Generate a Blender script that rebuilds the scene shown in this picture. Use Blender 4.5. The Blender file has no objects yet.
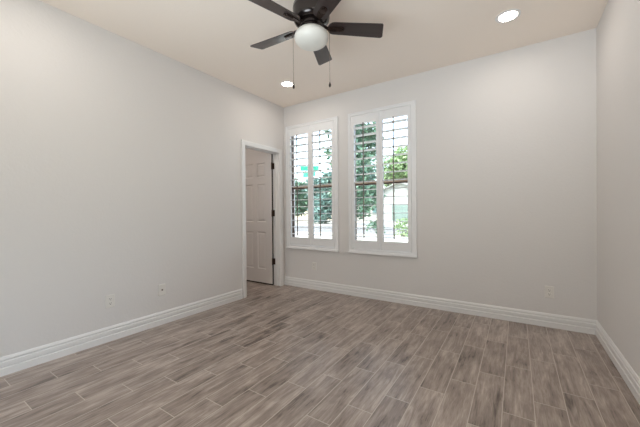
import bpy, bmesh, math, random
from mathutils import Vector, Matrix
random.seed(7)
PI = math.pi
scene = bpy.context.scene
COL = scene.collection

# ------------------------------------------------------------------ camera
cam_d = bpy.data.cameras.new('camera')
cam = bpy.data.objects.new('camera', cam_d)
COL.objects.link(cam)
cam_d.sensor_width = 36.0
cam_d.lens = 301.417 / 640 * 36.0
cam_d.clip_start = 0.02
ax = Vector((0.83725381, 0.54673951, -0.00905327))
ay = Vector((0.00441918, 0.00979035, 0.99994231))
az = -Vector((-0.5467966, 0.83724552, -0.00578086))
cam.matrix_world = Matrix(((ax.x, ay.x, az.x, 0), (ax.y, ay.y, az.y, 0), (ax.z, ay.z, az.z, 1.1282), (0, 0, 0, 1)))
scene.camera = cam

# ------------------------------------------------------------------ world, sun, exposure
SKY_STRENGTH = 1.55
SKY_TINT = (0.93, 0.985, 1.07, 1)
SUN_STRENGTH = 3.8
BOUNCE_FILL_POWER = 225.0
LAMP_POWER = 1.6
HALL_POWER = 5.0
world = bpy.data.worlds.new('sky')
scene.world = world
world.use_nodes = True
wn, wl = world.node_tree.nodes, world.node_tree.links
wn.clear()
sky = wn.new('ShaderNodeTexSky')
sky.sky_type = 'NISHITA'
sky.sun_disc = False
sky.sun_elevation = math.radians(48)
sky.sun_rotation = math.radians(200)
sky.dust_density = 2.5
bg = wn.new('ShaderNodeBackground')
bg.inputs['Strength'].default_value = SKY_STRENGTH
wo = wn.new('ShaderNodeOutputWorld')
haze = wn.new('ShaderNodeMix'); haze.data_type = 'RGBA'
haze.inputs['Factor'].default_value = 0.75
wl.new(sky.outputs[0], haze.inputs['A']); haze.inputs['B'].default_value = SKY_TINT
wl.new(haze.outputs['Result'], bg.inputs[0])
wl.new(bg.outputs[0], wo.inputs[0])

sun_d = bpy.data.lights.new('sun', 'SUN')
sun_d.energy = SUN_STRENGTH
sun_d.angle = math.radians(1.0)
sun_d.color = (1.0, 0.97, 0.94)
sun = bpy.data.objects.new('sun', sun_d)
COL.objects.link(sun)
sun.rotation_euler = Vector((0.85, 0.06, -0.9)).to_track_quat('-Z', 'Y').to_euler()

# added fill spot without a fixture, aimed at the ceiling from behind the camera
fl_d = bpy.data.lights.new('ceiling_bounce_fill', 'SPOT'); fl_d.spot_size = math.radians(118); fl_d.spot_blend = 1.0; fl_d.shadow_soft_size = 0.9; fl_d.energy = BOUNCE_FILL_POWER
fl_d.color = (0.83, 0.94, 1.0)
fl = bpy.data.objects.new('ceiling_bounce_fill', fl_d); COL.objects.link(fl); fl.location = (-0.8, -0.9, 0.95)
fl.rotation_euler = Vector((0.02, 0.8, 1)).to_track_quat('-Z', 'Y').to_euler()

vs = scene.view_settings
vs.view_transform = 'Standard'
vs.look = 'None'
vs.gamma = 1.0
vs.use_curve_mapping = False
vs.exposure = 0.78
try:
    scene.cycles.max_bounces = 12
    scene.cycles.diffuse_bounces = 8
    scene.cycles.transparent_max_bounces = 24
    scene.cycles.caustics_reflective = False
    scene.cycles.caustics_refractive = False
except Exception:
    pass

# ------------------------------------------------------------------ dimensions
XL, XR, YB, YF, H = -3.026, 0.602, 3.624, -2.4, 2.75
FW = (-2.75, -1.65, 0.9, 2.2)     # unseen window added behind the viewer to let in light: x0, x1, z0, z1
FD = (-2.15, -0.25, 2.2)         # unseen glazed door added in the right wall to let in light: y0, y1, height
WT = 0.125                       # inner wall thickness
D0, D1, DH = 2.812, 3.508, 2.027   # doorway in the left wall
WIN = [(-2.971, -2.054), (-1.894, -0.992)]
WZ0, WZ1 = 0.591, 2.436
FR, FRR = 0.04, 0.058              # shutter frame face width, left/top/bottom and right
HX = -4.75                       # far side of the hall

# ------------------------------------------------------------------ helpers
def srgb(r, g, b):
    f = lambda c: (c / 255 / 12.92) if c / 255 <= 0.04045 else ((c / 255 + 0.055) / 1.055) ** 2.4
    return (f(r), f(g), f(b), 1.0)

def mat(name, col, rough=0.5, metal=0.0, bump=0.0, bscale=60.0, var=0.0, vscale=4.0, coat=0.0, spec=None, sheen=0):
    m = bpy.data.materials.new(name)
    m.use_nodes = True
    n, l = m.node_tree.nodes, m.node_tree.links
    p = n['Principled BSDF']
    p.inputs['Base Color'].default_value = col
    p.inputs['Roughness'].default_value = rough
    p.inputs['Metallic'].default_value = metal
    p.inputs['Coat Weight'].default_value = coat
    if spec is not None:
        p.inputs['Specular IOR Level'].default_value = spec
    tc = n.new('ShaderNodeTexCoord')
    if var > 0:
        nz = n.new('ShaderNodeTexNoise'); nz.inputs['Scale'].default_value = vscale; nz.inputs['Detail'].default_value = 4
        l.new(tc.outputs['Object'], nz.inputs['Vector'])
        mr = n.new('ShaderNodeMapRange'); mr.inputs['From Min'].default_value = 0.3; mr.inputs['From Max'].default_value = 0.7
        mr.inputs['To Min'].default_value = 1 - var; mr.inputs['To Max'].default_value = 1 + var
        l.new(nz.outputs['Fac'], mr.inputs['Value'])
        mx = n.new('ShaderNodeVectorMath'); mx.operation = 'SCALE'
        mx.inputs[0].default_value = col[:3]
        l.new(mr.outputs[0], mx.inputs['Scale'])
        l.new(mx.outputs[0], p.inputs['Base Color'])
    if bump > 0:
        nb = n.new('ShaderNodeTexNoise'); nb.inputs['Scale'].default_value = bscale; nb.inputs['Detail'].default_value = 3
        l.new(tc.outputs['Object'], nb.inputs['Vector'])
        b = n.new('ShaderNodeBump'); b.inputs['Strength'].default_value = bump; b.inputs['Distance'].default_value = 0.01
        l.new(nb.outputs['Fac'], b.inputs['Height'])
        l.new(b.outputs[0], p.inputs['Normal'])
    return m

def emis(name, col, s):
    m = bpy.data.materials.new(name); m.use_nodes = True
    n, l = m.node_tree.nodes, m.node_tree.links
    p = n['Principled BSDF']
    p.inputs['Base Color'].default_value = (0.8, 0.8, 0.8, 1)
    p.inputs['Emission Color'].default_value = col
    p.inputs['Emission Strength'].default_value = s
    return m

def smooth(o, ang=40):
    for p in o.data.polygons: p.use_smooth = True
    o.data.set_sharp_from_angle(angle=math.radians(ang))

def obj(name, bm, m, parent=None, sm=False, bev=0.0):
    bmesh.ops.recalc_face_normals(bm, faces=bm.faces)
    me = bpy.data.meshes.new(name)
    bm.to_mesh(me); bm.free()
    o = bpy.data.objects.new(name, me)
    COL.objects.link(o)
    if m: me.materials.append(m)
    if parent: o.parent = parent
    if sm: smooth(o)
    if bev > 0:
        b = o.modifiers.new('bevel', 'BEVEL'); b.width = bev; b.segments = 2; b.limit_method = 'ANGLE'
    return o

def thing(name, label, cat, loc=(0, 0, 0), rotz=0, group=None):
    o = bpy.data.objects.new(name, None); COL.objects.link(o)
    o.empty_display_size = 0.1
    o.location = loc; o.rotation_euler = (0, 0, rotz)
    o['label'] = label; o['category'] = cat
    if group: o['group'] = group
    return o

def struct(name, bm, m, parent=None, **k):
    o = obj(name, bm, m, parent, **k)
    if not parent: o['kind'] = 'structure'
    return o

def box(bm, x0, x1, y0, y1, z0, z1, M=None):
    vs_ = [bm.verts.new((x, y, z)) for x in (x0, x1) for y in (y0, y1) for z in (z0, z1)]
    for f in ((0, 1, 3, 2), (4, 6, 7, 5), (0, 4, 5, 1), (2, 3, 7, 6), (0, 2, 6, 4), (1, 5, 7, 3)):
        bm.faces.new([vs_[i] for i in f])
    if M: bmesh.ops.transform(bm, matrix=M, verts=vs_)
    return vs_

def lathe(bm, prof, seg=32, M=None, close=True):
    rings = []
    allv = []
    for r, z in prof:
        if r < 1e-5:
            v = bm.verts.new((0, 0, z)); rings.append([v]); allv.append(v)
        else:
            ring = [bm.verts.new((r * math.cos(2 * PI * i / seg), r * math.sin(2 * PI * i / seg), z)) for i in range(seg)]
            rings.append(ring); allv += ring
    for a, b in zip(rings, rings[1:]):
        for i in range(seg):
            j = (i + 1) % seg
            if len(a) == 1 and len(b) == 1: continue
            if len(a) == 1: bm.faces.new((a[0], b[i], b[j]))
            elif len(b) == 1: bm.faces.new((a[i], a[j], b[0]))
            else: bm.faces.new((a[i], a[j], b[j], b[i]))
    if close:
        for r in (rings[0], rings[-1]):
            if len(r) > 1: bm.faces.new(r)
    if M: bmesh.ops.transform(bm, matrix=M, verts=allv)

def tube(bm, pts, rad, seg=8):
    """round tube through points; rad a number or one per point"""
    pts = [Vector(p) for p in pts]
    rr = rad if isinstance(rad, (list, tuple)) else [rad] * len(pts)
    rings = []
    for i, p in enumerate(pts):
        t = (pts[min(i + 1, len(pts) - 1)] - pts[max(i - 1, 0)]).normalized()
        u = t.orthogonal().normalized() if i == 0 else (u - t * u.dot(t)).normalized()
        w = t.cross(u)
        rings.append([bm.verts.new(p + (u * math.cos(2 * PI * k / seg) + w * math.sin(2 * PI * k / seg)) * rr[i]) for k in range(seg)])
    for a, b in zip(rings, rings[1:]):
        for k in range(seg):
            j = (k + 1) % seg
            bm.faces.new((a[k], a[j], b[j], b[k]))
    bm.faces.new(rings[0][::-1]); bm.faces.new(rings[-1])

def strip(bm, prof, p0, p1, nrm, m0=0, m1=0):
    """sweep profile [(out, z)] from p0 to p1 (xy), nrm = outward xy; m0/m1 = +1 inside mitre"""
    p0, p1, nrm = Vector(p0), Vector(p1), Vector(nrm)
    d = (p1 - p0).normalized()
    A, B = [], []
    for o_, z in prof:
        a = p0 + nrm * o_ + d * o_ * m0
        b = p1 + nrm * o_ - d * o_ * m1
        A.append(bm.verts.new((a.x, a.y, z))); B.append(bm.verts.new((b.x, b.y, z)))
    n = len(prof)
    for i in range(n):
        j = (i + 1) % n
        bm.faces.new((A[i], A[j], B[j], B[i]))
    bm.faces.new(A[::-1]); bm.faces.new(B)

def copy_tree(o, parent=None):
    c = o.copy(); COL.objects.link(c)
    if parent: c.parent = parent
    for ch in list(o.children): copy_tree(ch, c)
    return c

# ------------------------------------------------------------------ materials
M_wall = mat('wall_paint', srgb(222, 219, 217), 0.7, bump=0.13, bscale=55, spec=0.25)
M_ceil = mat('ceiling_paint', srgb(244, 233, 222), 0.85, bump=0.10, bscale=45, spec=0.2)
M_trim = mat('trim_paint', srgb(232, 231, 230), 0.35)
M_door = mat('door_paint', srgb(222, 218, 216), 0.42)
M_shut = mat('shutter_paint', srgb(236, 236, 237), 0.38)
M_plate = mat('outlet_plastic', srgb(226, 223, 218), 0.35)
M_slot = mat('outlet_slot', srgb(60, 56, 52), 0.6)
M_bronze = mat('window_bronze', srgb(118, 100, 88), 0.45, metal=0.2)
M_rod = mat('tilt_rod_paint', srgb(112, 103, 95), 0.5)
M_rail = mat('tan_window_rail', srgb(214, 188, 166), 0.5)
M_hinge = mat('hinge_bronze', srgb(74, 56, 48), 0.4, metal=0.6)
M_gap_fob = mat('gap_shade_and_fob_dark', srgb(40, 32, 29), 0.7)  # painted shade for the door gaps; also the chain fobs' own dark colour
M_fan = mat('fan_metal', srgb(38, 30, 28), 0.22, metal=0.55, coat=0.4)
M_iron = mat('fan_bracket_metal', srgb(62, 50, 46), 0.2, metal=0.8)
M_globe = mat('frosted_glass', srgb(218, 216, 209), 0.35)
M_chain = mat('chain_metal', srgb(120, 104, 92), 0.35, metal=0.7)

def blade_mat():
    m = bpy.data.materials.new('blade_wood'); m.use_nodes = True
    n, l = m.node_tree.nodes, m.node_tree.links
    p = n['Principled BSDF']; p.inputs['Roughness'].default_value = 0.5
    p.inputs['Coat Weight'].default_value = 0.7; p.inputs['Coat Roughness'].default_value = 0.1
    tc = n.new('ShaderNodeTexCoord'); mp = n.new('ShaderNodeMapping'); mp.inputs['Scale'].default_value = (3, 60, 60)
    nz = n.new('ShaderNodeTexNoise'); nz.inputs['Scale'].default_value = 1.0; nz.inputs['Detail'].default_value = 4
    cr = n.new('ShaderNodeValToRGB')
    cr.color_ramp.elements[0].position = 0.3; cr.color_ramp.elements[0].color = srgb(34, 24, 24)
    cr.color_ramp.elements[1].position = 0.75; cr.color_ramp.elements[1].color = srgb(52, 38, 37)
    l.new(tc.outputs['Object'], mp.inputs[0]); l.new(mp.outputs[0], nz.inputs['Vector'])
    l.new(nz.outputs['Fac'], cr.inputs[0]); l.new(cr.outputs[0], p.inputs['Base Color'])
    return m
M_blade = blade_mat()

def floor_mat():
    m = bpy.data.materials.new('wood_look_tile'); m.use_nodes = True
    n, l = m.node_tree.nodes, m.node_tree.links
    p = n['Principled BSDF']
    tc = n.new('ShaderNodeTexCoord'); sp = n.new('ShaderNodeSeparateXYZ')
    l.new(tc.outputs['Object'], sp.inputs[0])
    def mth(op, a, b=None, c=None):
        x = n.new('ShaderNodeMath'); x.operation = op
        for i, v in enumerate((a, b, c)):
            if v is None: continue
            if isinstance(v, (int, float)): x.inputs[i].default_value = v
            else: l.new(v, x.inputs[i])
        return x.outputs[0]
    W, L, G = 0.1516, 0.61, 0.0022
    u = mth('DIVIDE', mth('SUBTRACT', 0.533, sp.outputs['X']), W)
    k = mth('FLOOR', u)
    v = mth('DIVIDE', mth('SUBTRACT', sp.outputs['Y'], mth('SUBTRACT', 0.13, mth('MULTIPLY', k, 0.20333))), L)
    j = mth('FLOOR', v)
    fu, fv = mth('FRACT', u), mth('FRACT', v)
    eu = mth('MULTIPLY', mth('MINIMUM', fu, mth('SUBTRACT', 1.0, fu)), W)
    ev = mth('MULTIPLY', mth('MINIMUM', fv, mth('SUBTRACT', 1.0, fv)), L)
    e = mth('MINIMUM', eu, ev)
    gm = n.new('ShaderNodeMapRange'); gm.inputs['From Min'].default_value = G * 0.6; gm.inputs['From Max'].default_value = G * 1.3
    gm.inputs['To Min'].default_value = 1; gm.inputs['To Max'].default_value = 0
    l.new(e, gm.inputs['Value'])
    cx = n.new('ShaderNodeCombineXYZ'); l.new(k, cx.inputs[0]); l.new(j, cx.inputs[1])
    wn_ = n.new('ShaderNodeTexWhiteNoise'); wn_.noise_dimensions = '3D'; l.new(cx.outputs[0], wn_.inputs['Vector'])
    rs = n.new('ShaderNodeSeparateXYZ'); l.new(wn_.outputs['Color'], rs.inputs[0])
    # grain coordinates, shifted for every plank
    def grain(sx, sy, sc, det, off):
        c = n.new('ShaderNodeCombineXYZ')
        l.new(mth('MULTIPLY', sp.outputs['X'], sx), c.inputs[0])
        l.new(mth('MULTIPLY', sp.outputs['Y'], sy), c.inputs[1])
        l.new(mth('ADD', mth('MULTIPLY', rs.outputs[0], 37.0), off), c.inputs[2])
        t = n.new('ShaderNodeTexNoise'); t.inputs['Scale'].default_value = sc; t.inputs['Detail'].default_value = det
        t.inputs['Roughness'].default_value = 0.62; t.inputs['Distortion'].default_value = 0.6
        l.new(c.outputs[0], t.inputs['Vector'])
        return t.outputs['Fac']
    g1 = grain(26, 3.2, 1.0, 6, 0)
    g2 = grain(130, 9, 1.0, 3, 11)
    g3 = grain(7, 3, 1.0, 3, 23)
    f = mth('ADD', mth('ADD', mth('MULTIPLY', g1, 0.48), mth('MULTIPLY', g2, 0.24)), mth('MULTIPLY', g3, 0.28))
    f = mth('ADD', f, mth('MULTIPLY', mth('SUBTRACT', rs.outputs[1], 0.5), 0.055))
    cr = n.new('ShaderNodeValToRGB'); cr.color_ramp.interpolation = 'EASE'
    E_ = cr.color_ramp.elements
    E_[0].position = 0.36; E_[0].color = srgb(82, 70, 63)
    E_[1].position = 0.62; E_[1].color = srgb(186, 174, 165)
    x = E_.new(0.47); x.color = srgb(141, 127, 118)
    x = E_.new(0.55); x.color = srgb(164, 150, 141)
    l.new(f, cr.inputs[0])
    mx = n.new('ShaderNodeMix'); mx.data_type = 'RGBA'
    l.new(gm.outputs[0], mx.inputs['Factor']); l.new(cr.outputs[0], mx.inputs['A'])
    mx.inputs['B'].default_value = srgb(196, 186, 176)
    l.new(mx.outputs['Result'], p.inputs['Base Color'])
    ro = n.new('ShaderNodeMapRange'); ro.inputs['To Min'].default_value = 0.26; ro.inputs['To Max'].default_value = 0.40; p.inputs['Specular IOR Level'].default_value = 0.7
    l.new(g1, ro.inputs['Value']); l.new(ro.outputs[0], p.inputs['Roughness'])
    hb = mth('SUBTRACT', mth('MULTIPLY', f, 0.25), mth('MULTIPLY', gm.outputs[0], 0.6))
    b = n.new('ShaderNodeBump'); b.inputs['Strength'].default_value = 0.35; b.inputs['Distance'].default_value = 0.003
    l.new(hb, b.inputs['Height']); l.new(b.outputs[0], p.inputs['Normal'])
    return m
M_floor = floor_mat()

def glass_mat():
    m = bpy.data.materials.new('window_glass'); m.use_nodes = True
    n, l = m.node_tree.nodes, m.node_tree.links
    n.remove(n['Principled BSDF'])
    t = n.new('ShaderNodeBsdfTransparent'); t.inputs[0].default_value = (0.95, 0.98, 0.965, 1)
    g = n.new('ShaderNodeBsdfGlossy'); g.inputs['Roughness'].default_value = 0.02
    fr = n.new('ShaderNodeFresnel'); fr.inputs[0].default_value = 1.45
    mx = n.new('ShaderNodeMixShader')
    l.new(fr.outputs[0], mx.inputs[0]); l.new(t.outputs[0], mx.inputs[1]); l.new(g.outputs[0], mx.inputs[2])
    l.new(mx.outputs[0], n['Material Output'].inputs[0])
    return m
M_glass = glass_mat()

# ------------------------------------------------------------------ room shell
bm = bmesh.new(); box(bm, HX - 0.1, XR + 0.12, YF - 0.12, YB + 0.16, -0.12, 0.0)
struct('floor', bm, M_floor)
bm = bmesh.new(); box(bm, HX - 0.1, XR + 0.12, YF - 0.12, YB + 0.16, H, H + 0.15)
struct('ceiling', bm, M_ceil)

def wall_cells(bm, xs, zs, holes, y0, y1, swap=False):
    """wall slab as cells, skipping the holes; interior seams are welded away"""
    for i in range(len(xs) - 1):
        for j in range(len(zs) - 1):
            cx_, cz_ = (xs[i] + xs[i + 1]) / 2, (zs[j] + zs[j + 1]) / 2
            if any(a < cx_ < b and c < cz_ < d for a, b, c, d in holes): continue
            if swap: box(bm, y0, y1, xs[i], xs[i + 1], zs[j], zs[j + 1])
            else: box(bm, xs[i], xs[i + 1], y0, y1, zs[j], zs[j + 1])
    bmesh.ops.remove_doubles(bm, verts=bm.verts, dist=1e-5)
    seen = {}
    for f in bm.faces:
        seen.setdefault(tuple(sorted(v.index for v in f.verts)), []).append(f)
    bm.verts.index_update()
    seen = {}
    for f in bm.faces: seen.setdefault(tuple(sorted(v.index for v in f.verts)), []).append(f)
    dead = [f for fs in seen.values() if len(fs) > 1 for f in fs]
    bmesh.ops.delete(bm, geom=dead, context='FACES_ONLY')

IN = 0.03
holes = [(a + IN, b - IN, WZ0 + IN, WZ1 - IN) for a, b in WIN]
bm = bmesh.new()
wall_cells(bm, [HX - 0.1, holes[0][0], holes[0][1], holes[1][0], holes[1][1], XR + 0.12], [0, holes[0][2], holes[0][3], H], holes, YB, YB + 0.16)
struct('wall_back', bm, M_wall)
bm = bmesh.new()
wall_cells(bm, [YF, D0 - 0.018, D1 + 0.018, YB], [0, DH + 0.018, H], [(D0 - 0.018, D1 + 0.018, -1, DH + 0.018)], XL - WT, XL, True)
struct('wall_left', bm, M_wall)
bm = bmesh.new()
wall_cells(bm, [YF, FD[0], FD[1], YB], [0, FD[2], H], [(FD[0], FD[1], -1, FD[2])], XR, XR + 0.12, True)
struct('wall_right', bm, M_wall)
bm = bmesh.new()
wall_cells(bm, [HX - 0.1, FW[0], FW[1], XR + 0.12], [0, FW[2], FW[3], H], [FW], YF - 0.12, YF)
struct('wall_front', bm, M_wall)
bm = bmesh.new()
for a, b, c, d in ((FW[0], FW[0] + 0.04, FW[2], FW[3]), (FW[1] - 0.04, FW[1], FW[2], FW[3]), (FW[0] + 0.04, FW[1] - 0.04, FW[2], FW[2] + 0.04), (FW[0] + 0.04, FW[1] - 0.04, FW[3] - 0.04, FW[3])):
    box(bm, a, b, YF - 0.09, YF - 0.03, c, d)
w = struct('window_4', bm, M_trim)  # added out of view to bring daylight to the back and right walls
bm = bmesh.new(); box(bm, FW[0] + 0.04, FW[1] - 0.04, YF - 0.063, YF - 0.058, FW[2] + 0.04, FW[3] - 0.04)
obj('glass_pane', bm, M_glass, w)
bm = bmesh.new()
ym = (FD[0] + FD[1]) / 2
for a, b in ((FD[0], FD[0] + 0.05), (ym - 0.03, ym + 0.03), (FD[1] - 0.05, FD[1])): box(bm, XR + 0.03, XR + 0.09, a, b, 0, FD[2])
for a, b in ((FD[0] + 0.05, ym - 0.03), (ym + 0.03, FD[1] - 0.05)):
    box(bm, XR + 0.03, XR + 0.09, a, b, 0, 0.05); box(bm, XR + 0.03, XR + 0.09, a, b, FD[2] - 0.05, FD[2])
w = struct('window_3', bm, M_trim)  # added out of view to bring daylight onto the left wall
bm = bmesh.new(); box(bm, XR + 0.058, XR + 0.063, FD[0] + 0.05, FD[1] - 0.05, 0.05, FD[2] - 0.05)
obj('glass_pane', bm, M_glass, w)
for loc_, dir_, w_, h_ in (((XR + 0.14, ym, FD[2] / 2), (-1, 0, 0), FD[1] - FD[0], FD[2]),
                           (((FW[0] + FW[1]) / 2, YF - 0.14, (FW[2] + FW[3]) / 2), (0, 1, 0), FW[1] - FW[0], FW[3] - FW[2]),
                           ((sum(WIN[0]) / 2, YB + 0.17, (WZ0 + WZ1) / 2), (0, -1, 0), 0.9, 1.85), ((sum(WIN[1]) / 2, YB + 0.17, (WZ0 + WZ1) / 2), (0, -1, 0), 0.9, 1.85)):
    pd = bpy.data.lights.new('sky_portal', 'AREA'); pd.shape = 'RECTANGLE'; pd.size = w_; pd.size_y = h_
    pd.cycles.is_portal = True
    po = bpy.data.objects.new('sky_portal', pd); COL.objects.link(po); po.location = loc_
    po.rotation_euler = Vector(dir_).to_track_quat('-Z', 'Y').to_euler()
bm = bmesh.new(); box(bm, HX - 0.1, HX, YF, YB, 0, H); struct('wall_hall', bm, M_wall)
bm = bmesh.new(); box(bm, HX, XL - WT, 1.2, 1.3, 0, H); struct('wall_hall_end', bm, M_wall)

# baseboards: stepped profile with two grooves
BP = [(0.0, 0.0), (0.016, 0.0), (0.016, 0.050), (0.010, 0.051), (0.0065, 0.056), (0.0075, 0.060), (0.0135, 0.064), (0.0145, 0.080), (0.0135, 0.093),
      (0.006, 0.095), (0.004, 0.101), (0.011, 0.106), (0.0115, 0.113), (0.008, 0.121), (0.005, 0.128), (0.0, 0.130)]
bm = bmesh.new(); strip(bm, BP, (XL, YB), (XR, YB), (0, -1), 0, 1); struct('baseboard_back', bm, M_trim)
bm = bmesh.new(); strip(bm, BP, (XR, YB), (XR, FD[1]), (-1, 0), 1, 0); strip(bm, BP, (XR, FD[0]), (XR, YF), (-1, 0), 0, 1); struct('baseboard_right', bm, M_trim)
bm = bmesh.new(); strip(bm, BP, (XL, YF), (XL, D0 - 0.07), (1, 0), 1, 0); struct('baseboard_left', bm, M_trim)
bm = bmesh.new(); strip(bm, BP, (XL, YF), (XR, YF), (0, 1), 1, 1); struct('baseboard_front', bm, M_trim)
bm = bmesh.new(); strip(bm, BP, (HX, YB), (XL - WT, YB), (0, -1), 1, 0); struct('baseboard_hall', bm, M_trim)

# door casing and jamb in the left wall
CP = [(0, 0), (0, 0.009), (0.004, 0.011), (0.012, 0.0115), (0.016, 0.014), (0.034, 0.0155), (0.040, 0.0175), (0.060, 0.0175), (0.064, 0.014), (0.064, 0)]
def casing(bm, X, sgn):
    rev = 0.005
    rings = []
    for kind in range(4):
        ring = []
        for w, t in CP:
            y = D0 + rev - w if kind in (0, 1) else D1 - rev + w
            z = 0.0 if kind in (0, 3) else DH - rev + w
            ring.append(bm.verts.new((X + sgn * t, y, z)))
        rings.append(ring)
    for a, b in zip(rings, rings[1:]):
        for k in range(len(CP)):
            q = (k + 1) % len(CP)
            bm.faces.new((a[k], a[q], b[q], b[k]))
    bm.faces.new(rings[0]); bm.faces.new(rings[3][::-1])
bm = bmesh.new(); casing(bm, XL, 1); casing(bm, XL - WT, -1)
struct('trim_1', bm, M_trim)
bm = bmesh.new()
x0, x1 = XL - WT, XL
box(bm, x0, x1, D0 - 0.018, D0, 0, DH); box(bm, x0, x1, D1, D1 + 0.018, 0, DH); box(bm, x0, x1, D0 - 0.018, D1 + 0.018, DH, DH + 0.018)
s0, s1 = x0 + 0.038, x0 + 0.072
box(bm, s0, s1, D0, D0 + 0.011, 0, DH); box(bm, s0, s1, D1 - 0.011, D1, 0, DH); box(bm, s0, s1, D0, D1, DH - 0.011, DH)
struct('trim_2', bm, M_trim, bev=0.0015)

# ------------------------------------------------------------------ six-panel door, opened 90 degrees into the hall
def make_door():
    W_, T, Hd = 0.690, 0.035, 2.005
    # local: x from the hinge edge (0) outwards, y thickness, z up
    bm = bmesh.new()
    xs = [0, 0.132, 0.312, 0.402, 0.582, W_]
    zs = [0, 0.215, 0.80, 0.955, 1.555, 1.662, 1.885, Hd]
    pan = [(1, 2), (3, 4)]; rows = [(1, 2), (3, 4), (5, 6)]
    for i in range(5):
        for j in range(7):
            if i in (1, 3) and j in (1, 3, 5):
                a, b, c, d = xs[i], xs[i + 1], zs[j], zs[j + 1]
                for s in (0, 1):
                    Y = lambda t: (t if s == 0 else T - t)
                    loops = [(0, 0.0), (0.009, 0.012), (0.018, 0.012), (0.040, 0.003)]
                    prev = None
                    for ins, dp in loops:
                        r = [bm.verts.new(v) for v in ((a + ins, Y(dp), c + ins), (b - ins, Y(dp), c + ins), (b - ins, Y(dp), d - ins), (a + ins, Y(dp), d - ins))]
                        if prev:
                            for q in range(4):
                                bm.faces.new((prev[q], prev[(q + 1) % 4], r[(q + 1) % 4], r[q]))
                        prev = r
                    bm.faces.new(prev)
            else:
                for y in (0, T):
                    bm.faces.new([bm.verts.new(v) for v in ((xs[i], y, zs[j]), (xs[i + 1], y, zs[j]), (xs[i + 1], y, zs[j + 1]), (xs[i], y, zs[j + 1]))])
    for i in range(5):
        for z in (0, Hd):
            bm.faces.new([bm.verts.new(v) for v in ((xs[i], 0, z), (xs[i + 1], 0, z), (xs[i + 1], T, z), (xs[i], T, z))])
    for j in range(7):
        for x in (0, W_):
            bm.faces.new([bm.verts.new(v) for v in ((x, 0, zs[j]), (x, 0, zs[j + 1]), (x, T, zs[j + 1]), (x, T, zs[j]))])
    bmesh.ops.remove_doubles(bm, verts=bm.verts, dist=1e-5)
    o = struct('door_1', bm, M_door)
    # bronze hinges along the hinge edge
    for z in (0.30, 1.045, 1.77):
        hb = bmesh.new()
        box(hb, -0.0035, -0.0005, -0.001, T, z, z + 0.095)
        box(hb, -0.012, -0.0035, -0.004, 0.030, z, z + 0.095)
        box(hb, -0.040, -0.006, 0.0275, 0.0295, z, z + 0.095)
        tube(hb, [(-0.006, -0.006, z - 0.004), (-0.006, -0.006, z + 0.099)], 0.0075, 10)
        h_ = obj('hinge', hb, M_hinge, o); h_['label'] = 'dark bronze hinge'
    sb = bmesh.new(); box(sb, -0.003, 0.0, 0.0, T, -0.016, Hd)  # shade of the hinge gap, made as a dark strip
    w = obj('edge_gap_shade', sb, M_gap_fob, o); w['label'] = 'dark strip standing for the shaded gap along hinge edge'
    sb = bmesh.new(); box(sb, 0, W_, 0.002, T - 0.002, -0.016, -0.0005)  # shadow under the door, made as a dark strip
    w = obj('bottom_gap_shade', sb, M_gap_fob, o); w['label'] = 'dark strip standing for the shadow gap under the door'
    kb = bmesh.new()
    for s, y0 in ((-1, 0), (1, T)):
        Mx = Matrix.Translation((W_ - 0.062, y0, 0.93)) @ Matrix.Rotation(-s * PI / 2, 4, 'X')
        lathe(kb, [(0, 0.0), (0.031, 0.0), (0.031, 0.006), (0.012, 0.012), (0.011, 0.030), (0.024, 0.040), (0.027, 0.052), (0.018, 0.062), (0, 0.064)], 20, Mx)
    obj('door_knob', kb, M_hinge, o, sm=True)
    return o
door = make_door()
# hinge edge at the hall face of the wall, visible face turned to the room side (-y)
door.matrix_world = Matrix.Translation((XL - WT - 0.004, 3.478, 0.020)) @ Matrix.Scale(-1, 4, (1, 0, 0))
door.data.flip_normals()

# ------------------------------------------------------------------ windows: bronze single-hung units
for i, (a, b) in enumerate(WIN):
    a0, b0, z0, z1 = a + IN, b - IN, WZ0 + IN, WZ1 - IN
    ya, yb = YB + 0.080, YB + 0.120
    bm = bmesh.new()
    fw = 0.018
    box(bm, a0, a0 + fw, ya, yb, z0, z1); box(bm, b0 - fw, b0, ya, yb, z0, z1)
    box(bm, a0 + fw, b0 - fw, ya, yb, z0, z0 + fw); box(bm, a0 + fw, b0 - fw, ya, yb, z1 - fw, z1)
    w = struct('window_%d' % (i + 1), bm, M_bronze, bev=0.002)
    zm = 1.512
    bm = bmesh.new(); box(bm, a0 + fw, b0 - fw, ya + 0.004, yb - 0.01, zm - 0.016, zm + 0.022)
    rl_ = obj('meeting_rail', bm, M_rail, w, bev=0.003); rl_['label'] = 'tan meeting rail'
    bm = bmesh.new(); box(bm, a0 + fw, b0 - fw, ya - 0.002, yb - 0.012, zm - 0.034, zm - 0.0165)
    sr_ = obj('sash_rail', bm, M_hinge, w); sr_['label'] = 'dark top rail of the lower sash'
    bm = bmesh.new()
    s = 0.010
    for (za, zb, y) in ((z0 + fw, zm - 0.0405, ya + 0.008),):
        box(bm, a0 + fw, a0 + fw + s, y, y + 0.02, za, zb); box(bm, b0 - fw - s, b0 - fw, y, y + 0.02, za, zb)
        box(bm, a0 + fw + s, b0 - fw - s, y, y + 0.02, za, za + s)
    obj('lower_sash', bm, M_bronze, w)
    bm = bmesh.new()
    box(bm, a0 + fw, b0 - fw, ya + 0.016, ya + 0.020, z0 + fw, zm - 0.0405)
    box(bm, a0 + fw, b0 - fw, ya + 0.030, ya + 0.034, zm + 0.022, z1 - fw)
    obj('glass_pane', bm, M_glass, w)

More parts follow.
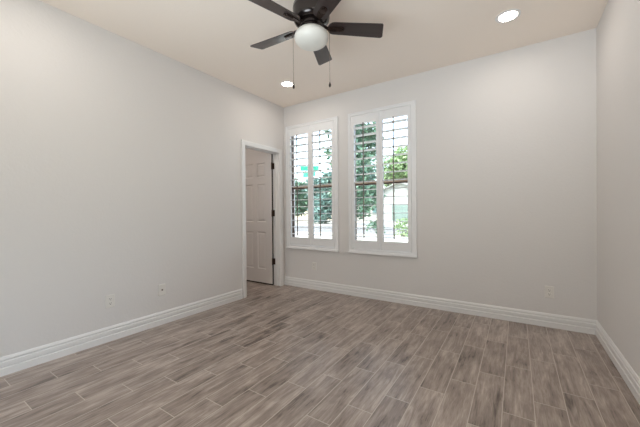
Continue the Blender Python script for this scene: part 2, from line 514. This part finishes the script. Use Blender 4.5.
# ------------------------------------------------------------------ plantation shutters
def make_shutter(a, b, label):
    t = thing('window_shutter', label, 'shutter', ((a + b) / 2, YB, WZ0), 0, 'white shutters on the back wall')
    W_, H_ = b - a, WZ1 - WZ0
    h = W_ / 2
    bm = bmesh.new()
    pr = 0.024
    # picture-frame trim: outer lip slightly prouder than the inner step
    for (o_, f_, g_, y0, y1) in ((0.0, 0.014, 0.014, -pr, -0.0005), (0.014, FR, FRR, -pr + 0.006, 0.03)):
        box(bm, -h + o_, -h + f_, y0, y1, o_, H_ - o_)
        box(bm, h - g_, h - o_, y0, y1, o_, H_ - o_)
        box(bm, -h + f_, h - g_, y0, y1, H_ - f_, H_ - o_)
        box(bm, -h + f_, h - g_, y0, y1, o_, f_)
    obj('shutter_frame', bm, M_shut, t, bev=0.0015)
    bm = bmesh.new()
    box(bm, -h - 0.006, h + 0.006, -0.036, -0.0005, -0.016, -0.0005)
    box(bm, -h - 0.002, h + 0.002, -0.029, -0.0005, -0.0005, 0.012)
    obj('sill_lip', bm, M_shut, t, bev=0.003)
    pw = (W_ - FR - FRR - 0.004 * 3) / 2
    z0, z1 = FR + 0.004, H_ - FR - 0.004
    for s in (0, 1):
        x0 = -h + FR + 0.004 + s * (pw + 0.004); x1 = x0 + pw
        st, rl = 0.043, 0.112
        y0, y1 = -0.016, 0.011
        bm = bmesh.new()
        box(bm, x0, x0 + st, y0, y1, z0, z1); box(bm, x1 - st, x1, y0, y1, z0, z1)
        box(bm, x0 + st, x1 - st, y0 + 0.001, y1 - 0.001, z0, z0 + rl); box(bm, x0 + st, x1 - st, y0 + 0.001, y1 - 0.001, z1 - rl, z1)
        p = obj('shutter_panel', bm, M_shut, t, bev=0.002)
        n = 15
        la, lb = z0 + rl, z1 - rl
        step = (lb - la) / n
        bm = bmesh.new()
        yc = (y0 + y1) / 2
        for q in range(n):
            zc = la + step * (q + 0.5)
            A = []
            for xx in (x0 + st + 0.002, x1 - st - 0.002):
                ring = []
                for (u, w) in ((-0.055, 0), (-0.045, 0.0035), (-0.02, 0.0045), (0.02, 0.0045), (0.045, 0.003), (0.055, 0), (0.045, -0.0035), (0.02, -0.0045), (-0.02, -0.0045), (-0.045, -0.0035)):
                    ta = math.radians(TILT)
                    ring.append(bm.verts.new((xx, yc + u * math.cos(ta) + w * math.sin(ta), zc - u * math.sin(ta) + w * math.cos(ta))))
                A.append(ring)
            m_ = len(A[0])
            for k in range(m_):
                bm.faces.new((A[0][k], A[0][(k + 1) % m_], A[1][(k + 1) % m_], A[1][k]))
            bm.faces.new(A[0][::-1]); bm.faces.new(A[1])
        obj('louvers', bm, M_shut, p)
        bm = bmesh.new()
        xc = (x0 + x1) / 2
        ta = math.radians(TILT)
        box(bm, xc - 0.0065, xc + 0.0065, yc - 0.055 * math.cos(ta) - 0.012, yc - 0.055 * math.cos(ta) - 0.001, la + 0.03, lb - 0.005)
        rod_ = obj('tilt_rod', bm, M_rod, p, bev=0.002); rod_['label'] = 'slim dark upright tilt rod'
        for zz in (z0 + 0.22, z1 - 0.22):
            bm = bmesh.new()
            xh = x0 - 0.002 if s == 0 else x1 + 0.002
            box(bm, xh - 0.006, xh + 0.006, -0.022, -0.0165, zz - 0.035, zz + 0.035)
            tube(bm, [(xh, -0.024, zz - 0.037), (xh, -0.024, zz + 0.037)], 0.004, 8)
            obj('hinge', bm, M_shut, p)
    return t
TILT = -0.5
make_shutter(*WIN[0], 'white louvered shutter on the window nearest the corner and doorway')
make_shutter(*WIN[1], 'white louvered shutter on the window farther from the door, towards the bare wall')

# ------------------------------------------------------------------ outlets
def make_outlet(loc, rotz, label, cat, kind):
    # local: plate in the xz plane, facing -y
    t = thing('wall_outlet' if kind == 'duplex' else 'cable_jack', label, cat, loc, rotz)
    w, h = 0.036, 0.0575
    bm = bmesh.new()
    A = [bm.verts.new(v) for v in ((-w, 0, -h), (w, 0, -h), (w, 0, h), (-w, 0, h))]
    B = [bm.verts.new(v) for v in ((-w, -0.003, -h), (w, -0.003, -h), (w, -0.003, h), (-w, -0.003, h))]
    i_ = 0.004
    C = [bm.verts.new(v) for v in ((-w + i_, -0.0065, -h + i_), (w - i_, -0.0065, -h + i_), (w - i_, -0.0065, h - i_), (-w + i_, -0.0065, h - i_))]
    for P, Q in ((A, B), (B, C)):
        for k in range(4): bm.faces.new((P[k], P[(k + 1) % 4], Q[(k + 1) % 4], Q[k]))
    bm.faces.new(A[::-1]); bm.faces.new(C)
    obj('cover_plate', bm, M_plate, t)
    if kind == 'duplex':
        for zc in (-0.0195, 0.0195):
            bm = bmesh.new()
            lathe(bm, [(0, 0.0), (0.0172, 0.0), (0.0172, 0.0025), (0.0165, 0.003), (0, 0.003)], 24, Matrix.Translation((0, -0.006, zc)) @ Matrix.Rotation(PI / 2, 4, 'X') @ Matrix.Diagonal((1, 0.85, 1, 1)))
            r = obj('receptacle', bm, M_plate, t)
            bm = bmesh.new()
            box(bm, -0.0078, -0.0052, -0.0100, -0.0088, zc - 0.001, zc + 0.008); box(bm, 0.0052, 0.0078, -0.0100, -0.0088, zc, zc + 0.007)
            lathe(bm, [(0, 0.0), (0.003, 0.0), (0.003, 0.001), (0, 0.001)], 12, Matrix.Translation((0, -0.009, zc - 0.0075)) @ Matrix.Rotation(PI / 2, 4, 'X'))
            s_ = obj('slot', bm, M_slot, r); s_['label'] = 'dark plug slots'
        bm = bmesh.new()
        lathe(bm, [(0, 0.0), (0.0032, 0.0), (0.0028, 0.0015), (0, 0.0018)], 12, Matrix.Translation((0, -0.0064, 0)) @ Matrix.Rotation(PI / 2, 4, 'X'))
        obj('screw', bm, M_plate, t)
    else:
        bm = bmesh.new()
        lathe(bm, [(0, 0.0), (0.008, 0.0), (0.008, 0.003), (0.0048, 0.003), (0.0048, 0.012), (0.002, 0.012), (0.002, 0.006), (0, 0.006)], 16, Matrix.Translation((0, -0.006, 0)) @ Matrix.Rotation(PI / 2, 4, 'X'))
        j_ = obj('cable_connector', bm, M_chain, t); j_['label'] = 'small metal threaded connector'
        for zc in (-0.042, 0.042):
            bm = bmesh.new()
            lathe(bm, [(0, 0.0), (0.0032, 0.0), (0.0028, 0.0015), (0, 0.0018)], 12, Matrix.Translation((0, -0.0064, zc)) @ Matrix.Rotation(PI / 2, 4, 'X'))
            obj('screw', bm, M_plate, t)
make_outlet((XL, 1.213, 0.352), PI / 2, 'white duplex outlet low on the left wall, the one nearer the viewer', 'outlet', 'duplex')
make_outlet((XL, 1.679, 0.350), PI / 2, 'white cover plate with a small round jack low on the left wall', 'jack', 'coax')
make_outlet((-2.472, YB, 0.336), 0, 'white duplex outlet on the back wall below the corner window', 'outlet', 'duplex')
make_outlet((0.258, YB, 0.336), 0, 'white duplex outlet on the back wall near the right corner', 'outlet', 'duplex')

# ------------------------------------------------------------------ recessed ceiling lights
M_lens = emis('lamp_lens', (1.0, 0.90, 0.76, 1), 14.0)
def downlight(x, y, label, power=LAMP_POWER, group='recessed lights in the bedroom ceiling'):
    t = thing('recessed_light', label, 'ceiling light', (x, y, H), 0, group)
    bm = bmesh.new()
    lathe(bm, [(0.068, -0.0005), (0.092, -0.0005), (0.092, -0.003), (0.086, -0.006), (0.070, -0.006), (0.068, -0.004)], 40, close=False)
    obj('trim_ring', bm, M_trim, t, sm=True)
    bm = bmesh.new(); lathe(bm, [(0.0, -0.0045), (0.045, -0.0044), (0.0695, -0.003), (0.0695, -0.001), (0, -0.001)], 40)
    obj('lens', bm, M_lens, t)
    ld = bpy.data.lights.new('recessed_lamp', 'AREA'); ld.shape = 'DISK'; ld.size = 0.13; ld.energy = power
    ld.color = (1.0, 0.93, 0.86)
    lo = bpy.data.objects.new('lamp', ld); COL.objects.link(lo); lo.parent = t; lo.location = (0, 0, -0.012)
    return t
downlight(-0.055, 2.985, 'lit round recessed ceiling light near the right wall')
downlight(-2.425, 2.985, 'lit round recessed ceiling light beyond the fan, near the back left corner')
downlight(-0.055, 0.60, 'added round recessed ceiling light overhead, for room light outside the picture')  # this one and the next are unseen, added to light the room
downlight(-2.425, 0.60, 'added round recessed ceiling light by the left wall, for room light outside the picture')
downlight(-3.95, 2.25, 'lit round recessed ceiling light in the hall', HALL_POWER, 'recessed light in the hall ceiling')

# ------------------------------------------------------------------ ceiling fan
FX, FY = -1.235, 1.80
fan = thing('ceiling_fan', 'dark bronze five-blade ceiling fan with a white glass bowl light and two pull chains', 'ceiling fan', (FX, FY, H))
bm = bmesh.new()
lathe(bm, [(0, 0), (0.078, -0.0005), (0.080, -0.020), (0.074, -0.050), (0.066, -0.075), (0.068, -0.092), (0.095, -0.110), (0.122, -0.126), (0.131, -0.142), (0.132, -0.158),
           (0.1335, -0.162), (0.1335, -0.168), (0.132, -0.172), (0.132, -0.222), (0.129, -0.240), (0.120, -0.256), (0.104, -0.266), (0.0, -0.268)], 64)
obj('motor_housing', bm, M_fan, fan, sm=True)
bm = bmesh.new()
lathe(bm, [(0, -0.2685), (0.080, -0.2685), (0.084, -0.272), (0.084, -0.288), (0.080, -0.292), (0.0, -0.293)], 48)
obj('rotor', bm, M_fan, fan, sm=True)
bm = bmesh.new()
lathe(bm, [(0, -0.2935), (0.062, -0.2935), (0.062, -0.300), (0.088, -0.304), (0.098, -0.310), (0.098, -0.318), (0.0, -0.318)], 48)
obj('light_fitter', bm, M_fan, fan, sm=True)
bm = bmesh.new()
gp = []
gz, gr, gb = -0.366, 0.123, 0.072
for k in range(0, 19):
    a_ = math.radians(46) - k / 18 * math.radians(136)
    gp.append((max(0, gr * math.cos(a_)) if k < 18 else 0, gz + gb * math.sin(a_)))
lathe(bm, [(0, gp[0][1])] + gp, 56)
g_ = obj('glass_bowl', bm, M_globe, fan, sm=True); g_['label'] = 'white frosted glass bowl'
BLZ = -0.290
def blade_outline():
    pts = []
    r0, r1 = 0.118, 0.540
    w0, w1 = 0.054, 0.065
    for k in range(9):          # rounded root
        a_ = math.radians(90 + 180 * k / 8)
        pts.append((r0 + 0.045 + 0.045 * math.cos(a_), w0 * math.sin(a_)))
    pts = pts[:]
    # tip: lower corner tight, upper corner eased
    tip = []
    rc = 0.014
    for k in range(6):
        a_ = math.radians(-90 + 90 * k / 5); tip.append((r1 - 0.022 - rc + rc * math.cos(a_), -w1 + rc + rc * math.sin(a_)))
    rc = 0.018
    for k in range(6):
        a_ = math.radians(90 * k / 5); tip.append((r1 - rc + rc * math.cos(a_), w1 - rc + rc * math.sin(a_)))
    return pts + tip
for b_ in range(5):
    ang = math.radians(39 + 72 * b_)
    R_ = Matrix.Rotation(ang, 4, 'Z')
    pitch = Matrix.Translation((0, 0, BLZ)) @ Matrix.Rotation(math.radians(-12), 4, 'X')
    bm = bmesh.new()
    P = blade_outline()
    top = [bm.verts.new((x, y, 0.003)) for x, y in P]; bot = [bm.verts.new((x, y, -0.003)) for x, y in P]
    bm.faces.new(top); bm.faces.new(bot[::-1])
    for k in range(len(P)):
        j = (k + 1) % len(P); bm.faces.new((top[k], bot[k], bot[j], top[j]))
    bl = obj('blade', bm, M_blade, fan, bev=0.001)
    bl.matrix_local = R_ @ pitch
    bm = bmesh.new()
    # bracket: arm dropping from the rotor to a rounded plate under the blade
    path = [(0.078, 0, 0.011), (0.095, 0, 0.010), (0.110, 0, 0.002), (0.122, 0, -0.006), (0.150, 0, -0.007), (0.185, 0, -0.007)]
    wd = [0.016, 0.015, 0.013, 0.014, 0.020, 0.024]
    prev = None
    for (x, y, z), w in zip(path, wd):
        r = [bm.verts.new(v) for v in ((x, -w, z + 0.003), (x, w, z + 0.003), (x, w, z - 0.003), (x, -w, z - 0.003))]
        if prev:
            for q in range(4): bm.faces.new((prev[q], prev[(q + 1) % 4], r[(q + 1) % 4], r[q]))
        else: bm.faces.new(r)
        prev = r
    bm.faces.new(prev[::-1])
    ov = [(0.160 + 0.0, -0.020)] + [(0.215 + 0.026 * math.cos(math.radians(t_)), 0.024 * math.sin(math.radians(t_))) for t_ in range(-80, 81, 20)] + [(0.160, 0.020)]
    for z0_, z1_, sc in ((-0.0095, -0.0035, 1.0), (-0.0130, -0.0095, 0.62)):
        cxm = 0.200
        tp = [bm.verts.new((cxm + (x - cxm) * sc, y * sc, z1_)) for x, y in ov]; bt = [bm.verts.new((cxm + (x - cxm) * sc, y * sc, z0_)) for x, y in ov]
        bm.faces.new(tp); bm.faces.new(bt[::-1])
        for k in range(len(ov)):
            j = (k + 1) % len(ov); bm.faces.new((tp[k], bt[k], bt[j], tp[j]))
    for (sx_, sy_) in ((0.175, 0.012), (0.175, -0.012), (0.228, 0)):
        lathe(bm, [(0, -0.0115), (0.005, -0.0115), (0.004, -0.015), (0, -0.016)], 10, Matrix.Translation((sx_, sy_, 0)))
    br = obj('blade_bracket', bm, M_iron, fan, bev=0.0015)
    br.matrix_local = R_ @ pitch
# pull chains with fobs, each side of the bowl
for (px_, py_), zl in (((-0.112, -0.071), -0.727), ((0.108, 0.072), -0.718)):
    bm = bmesh.new()
    n_ = math.hypot(px_, py_)
    ux, uy = px_ / n_, py_ / n_
    tube(bm, [(ux * 0.096, uy * 0.096, -0.312), (ux * 0.112, uy * 0.112, -0.311), (ux * (n_ - 0.004), uy * (n_ - 0.004), -0.316), (px_, py_, -0.324)], 0.0022, 6)
    tube(bm, [(px_, py_, -0.322), (px_, py_, zl + 0.03)], 0.0013, 6)
    k = zl + 0.035
    while k < -0.325:
        bmesh.ops.create_icosphere(bm, subdivisions=1, radius=0.0021, matrix=Matrix.Translation((px_, py_, k))); k += 0.0065
    c_ = obj('pull_chain', bm, M_chain, fan)
    bm = bmesh.new()
    lathe(bm, [(0, zl - 0.004), (0.005, zl - 0.003), (0.0085, zl + 0.006), (0.0078, zl + 0.016), (0.004, zl + 0.028), (0.0025, zl + 0.034), (0, zl + 0.035)], 14, Matrix.Translation((px_, py_, 0)))
    f_ = obj('pull_fob', bm, M_gap_fob, c_, sm=True); f_['label'] = 'dark teardrop chain pull'

# ------------------------------------------------------------------ outside
GZ = -0.15
M_lawn = mat('dry_lawn', srgb(176, 170, 156), 0.95, var=0.10, vscale=0.7)
M_walk = mat('pale_concrete', srgb(178, 174, 166), 0.9, var=0.05, vscale=2)
M_road = mat('asphalt', srgb(112, 110, 108), 0.95, var=0.06, vscale=3)
M_stucco = mat('stucco', srgb(214, 202, 184), 0.9, bump=0.2, bscale=20)
M_white = mat('white_siding', srgb(176, 178, 172), 0.8)
M_roof = mat('roof_tiles', srgb(196, 158, 132), 0.85, var=0.12, vscale=6)
M_roofg = mat('pale_roof_shingles', srgb(140, 144, 136), 0.85, var=0.08, vscale=6)
M_garage = mat('garage_door_paint', srgb(128, 146, 138), 0.6)
M_bark = mat('bark', srgb(128, 124, 110), 0.95, var=0.2, vscale=12)
M_sign = mat('sign_green', srgb(0, 140, 112), 0.4)
M_signw = mat('sign_white', srgb(235, 240, 236), 0.4)
M_pole = mat('galvanised_pole', srgb(176, 178, 176), 0.4, metal=0.5)
M_winx = mat('dark_window_glass', srgb(112, 140, 140), 0.12)
M_leafs = [mat('leaves_dark_green', srgb(92, 124, 100), 0.6, var=0.3, vscale=1.5), mat('leaves_blue_green', srgb(116, 146, 138), 0.6, var=0.3, vscale=1.5),
           mat('leaves_bright_green', srgb(132, 156, 110), 0.6, var=0.3, vscale=1.5)]

bm = bmesh.new(); box(bm, -90, 60, -60, 90, GZ - 0.2, GZ); o = struct('ground_lawn', bm, M_lawn)
bm = bmesh.new(); box(bm, -80, 50, 15.5, 23.0, GZ + 0.001, GZ + 0.012); struct('road', bm, M_road)
bm = bmesh.new(); box(bm, -80, 50, 12.6, 14.2, GZ + 0.001, GZ + 0.03); box(bm, -80, 50, 24.0, 25.4, GZ + 0.001, GZ + 0.03); struct('pavement', bm, M_walk)
bm = bmesh.new(); box(bm, -14.6, -8.4, 25.41, 34.9, GZ + 0.001, GZ + 0.03); struct('driveway', bm, M_walk)

def gable_house(name, label, x, y, w, d, hw, hr, wallm, roofm, gable_front=True, garage=None, wins=(), overhang=0.5):
    t = thing(name, label, 'house', (x, y, GZ))
    bm = bmesh.new()
    if gable_front:
        pts = [(-w / 2, 0), (w / 2, 0), (w / 2, hw), (0, hw + hr), (-w / 2, hw)]
        A = [bm.verts.new((p, 0, z)) for p, z in pts]; B = [bm.verts.new((p, d, z)) for p, z in pts]
    else:
        pts = [(0, 0), (d, 0), (d, hw), (d / 2, hw + hr), (0, hw)]
        A = [bm.verts.new((-w / 2, p, z)) for p, z in pts]; B = [bm.verts.new((w / 2, p, z)) for p, z in pts]
    bm.faces.new(A); bm.faces.new(B[::-1])
    for k in range(5): bm.faces.new((A[k], B[k], B[(k + 1) % 5], A[(k + 1) % 5]))
    obj('house_walls', bm, wallm, t)
    bm = bmesh.new()
    span = w if gable_front else d
    sl = hr / (span / 2)
    th = 0.16
    for s in (-1, 1):
        e = (span / 2 + overhang) * s; c = 0
        q = [(e, hw + 0.02 - overhang * sl), (c, hw + hr + 0.02), (c, hw + hr + 0.02 + th), (e, hw + 0.02 - overhang * sl + th)]
        L0, L1 = (-overhang, d + overhang) if gable_front else (-w / 2 - overhang, w / 2 + overhang)
        if gable_front:
            A = [bm.verts.new((u, L0, z)) for u, z in q]; B = [bm.verts.new((u, L1, z)) for u, z in q]
        else:
            A = [bm.verts.new((L0, u + d / 2, z)) for u, z in q]; B = [bm.verts.new((L1, u + d / 2, z)) for u, z in q]
        bm.faces.new(A); bm.faces.new(B[::-1])
        for k in range(4): bm.faces.new((A[k], B[k], B[(k + 1) % 4], A[(k + 1) % 4]))
    obj('roof', bm, roofm, t)
    if garage:
        gx, gw, gh = garage
        bm = bmesh.new(); box(bm, gx - gw / 2 - 0.12, gx + gw / 2 + 0.12, -0.05, -0.001, 0, gh + 0.12)
        obj('garage_trim', bm, M_white, t)
        bm = bmesh.new()
        for r in range(4):
            box(bm, gx - gw / 2, gx + gw / 2, -0.09, -0.051, r * gh / 4 + 0.01, (r + 1) * gh / 4 - 0.01)
        obj('garage_door', bm, M_garage, t, bev=0.01)
    for (wx, wz, ww, wh) in wins:
        bm = bmesh.new(); box(bm, wx - ww / 2, wx + ww / 2, -0.06, -0.001, wz, wz + wh)
        wf = obj('window_frame', bm, M_white, t)
        bm = bmesh.new()
        for s in (-1, 1):
            a_ = wx + s * ww / 4
            box(bm, a_ - ww / 4 + 0.05, a_ + ww / 4 - 0.05, -0.075, -0.061, wz + 0.07, wz + wh - 0.07)
        obj('window_pane', bm, M_winx, wf)
    return t
gable_house('house', 'pale house with a front gable and garage across the road, seen through the right window', -11.6, 35, 9.0, 11, 2.7, 1.9, M_white, M_roofg, True, (1.2, 4.2, 2.1), ((-2.8, 0.9, 1.3, 1.2),))
gable_house('house', 'tan house with an orange tiled roof behind trees, seen through the corner window', -27.0, 38, 9.0, 9, 3.2, 2.9, M_stucco, M_roof, False, None, ((-3.5, 0.9, 1.5, 1.3), (3.0, 0.9, 1.5, 1.3)))

def tree(name, label, x, y, h, r, leaf, seed, cat='tree', trunk=True, base=0.35, n=420, ls=0.22, group=None):
    rnd = random.Random(seed)
    t = thing(name, label, cat, (x, y, GZ), 0, group)
    lobes = []
    nl = 14 if trunk else 6
    for i in range(nl):
        a_ = rnd.uniform(0, 2 * PI); q = rnd.uniform(0.15, 0.72) * r
        zc = rnd.uniform(h * base + r * 0.2, h - r * 0.38) if trunk else rnd.uniform(h * 0.3, h * 0.65)
        lobes.append((Vector((q * math.cos(a_), q * math.sin(a_), zc)), r * rnd.uniform(0.38, 0.58)))
    if trunk:
        bm = bmesh.new()
        top = h * 0.72
        tube(bm, [(0, 0, 0), (0.05 * r, 0, top * 0.35), (-0.03 * r, 0.04 * r, top * 0.7), (0, 0, top)], [h * 0.032, h * 0.024, h * 0.016, h * 0.006], 10)
        for c, lr in lobes[:6]:
            z0 = min(max(c.z * 0.55, h * 0.2), top * 0.9)
            tube(bm, [(0, 0, z0), (c.x * 0.5, c.y * 0.5, (z0 + c.z) / 2 + 0.1), tuple(c)], [h * 0.012, h * 0.008, h * 0.003], 7)
        obj('trunk', bm, M_bark, t, sm=True)
    bm = bmesh.new()
    for i in range(n):
        c, lr = lobes[i % nl]
        d = Vector((rnd.gauss(0, 1), rnd.gauss(0, 1), rnd.gauss(0, 1))).normalized()
        p = c + d * lr * rnd.uniform(0.55, 1.05)
        if p.z < 0.05: p.z = 0.05 + rnd.random() * 0.1
        # a small leafy sprig: three crossing pointed leaves
        for k in range(3):
            u = Vector((rnd.gauss(0, 1), rnd.gauss(0, 1), rnd.gauss(0, 0.6))).normalized()
            w = u.orthogonal().normalized(); w = (Matrix.Rotation(rnd.uniform(0, PI), 3, u) @ w)
            s_ = ls * rnd.uniform(0.7, 1.3)
            v_ = [bm.verts.new(p + q) for q in (-u * 0.2 * s_, u * s_ * 0.5 + w * s_ * 0.42, u * s_ * 1.3, u * s_ * 0.5 - w * s_ * 0.42)]
            bm.faces.new(v_)
    if not trunk:
        f = obj('foliage', bm, leaf, t)
        bm = bmesh.new()
        for c, lr in lobes:
            tube(bm, [(0, 0, 0), tuple(c * 0.6), tuple(c)], [0.025, 0.015, 0.006], 6)
        obj('stem', bm, M_bark, t)
    else:
        obj('crown', bm, leaf, t)
    return t
TREES = [
    ('tall dark green tree with a full crown filling the left panel of the right window', -12.6, 24.5, 10.2, 2.9, 0, 1, 0.10),
    ('blue-green tree far behind the left side of the pale gabled house', -25.5, 54.0, 12.0, 4.2, 1, 2, 0.2),
    ('bright green tree behind the right side of the pale gabled house', -17.0, 53.0, 13.0, 3.9, 2, 3, 0.2),
    ('blue-green leafy tree in the right half of the corner window', -17.3, 27.6, 5.4, 2.1, 1, 5, 0.14),
    ('dark green tree in the left half of the corner window', -21.7, 27.6, 5.2, 2.1, 0, 6, 0.14),
    ('bright green tree beside the tan house, behind the street sign', -26.6, 33.0, 6.4, 2.2, 2, 7, 0.2),
]
for lb, x, y, h, r, li, sd, ba in TREES:
    tree('leafy_tree', lb, x, y, h, r, M_leafs[li], sd, n=2200, ls=0.2 + 0.0035 * y, base=ba)
SHRUBS = [
    ('green rounded shrub beside the road, lower right of the right window', -4.7, 14.9 - 0.1, 0.95, 0.75, 2, 21),
    ('small dark shrub near the driveway, middle of the right window', -6.1, 18.0 - 3.1, 0.9, 0.5, 0, 22),
    ('dark green shrub at the road edge seen in the right half of the corner window', -13.2, 14.9, 0.9, 0.8, 0, 23),
    ('bright green shrub at the road edge seen in the left half of the corner window', -14.9, 15.0, 0.9, 0.8, 2, 24),
]
for lb, x, y, h, r, li, sd in SHRUBS:
    tree('garden_shrub', lb, x, y, h, r, M_leafs[li], sd, 'shrub', False, n=200, ls=0.09)

# street name sign: two green blades on a pole
t = thing('street_sign', 'green street name sign with crossed blades on a grey pole outside the corner window', 'street sign', (-9.12, 13.0, GZ))
bm = bmesh.new(); tube(bm, [(0, 0, 0), (0, 0, 3.80)], 0.03, 12); obj('sign_pole', bm, M_pole, t)
for z0, ang, tl in ((3.42, 30, 0), (3.10, -12, 0)):
    Mx = Matrix.Rotation(math.radians(ang), 4, 'Z')
    bm = bmesh.new(); box(bm, -0.50, 0.50, -0.036, -0.031, z0, z0 + 0.28, Mx)
    s_ = obj('sign_blade', bm, M_sign, t, bev=0.002)
    bm = bmesh.new()
    for (a_, b_, c_, d_) in ((-0.49, 0.49, 0.008, 0.02), (-0.49, 0.49, 0.26, 0.272), (-0.49, -0.478, 0.02, 0.26), (0.478, 0.49, 0.02, 0.26)):
        box(bm, a_, b_, -0.0385, -0.0365, z0 + c_, z0 + d_, Mx)
    w_ = obj('border', bm, M_signw, s_); w_['label'] = 'white border line'
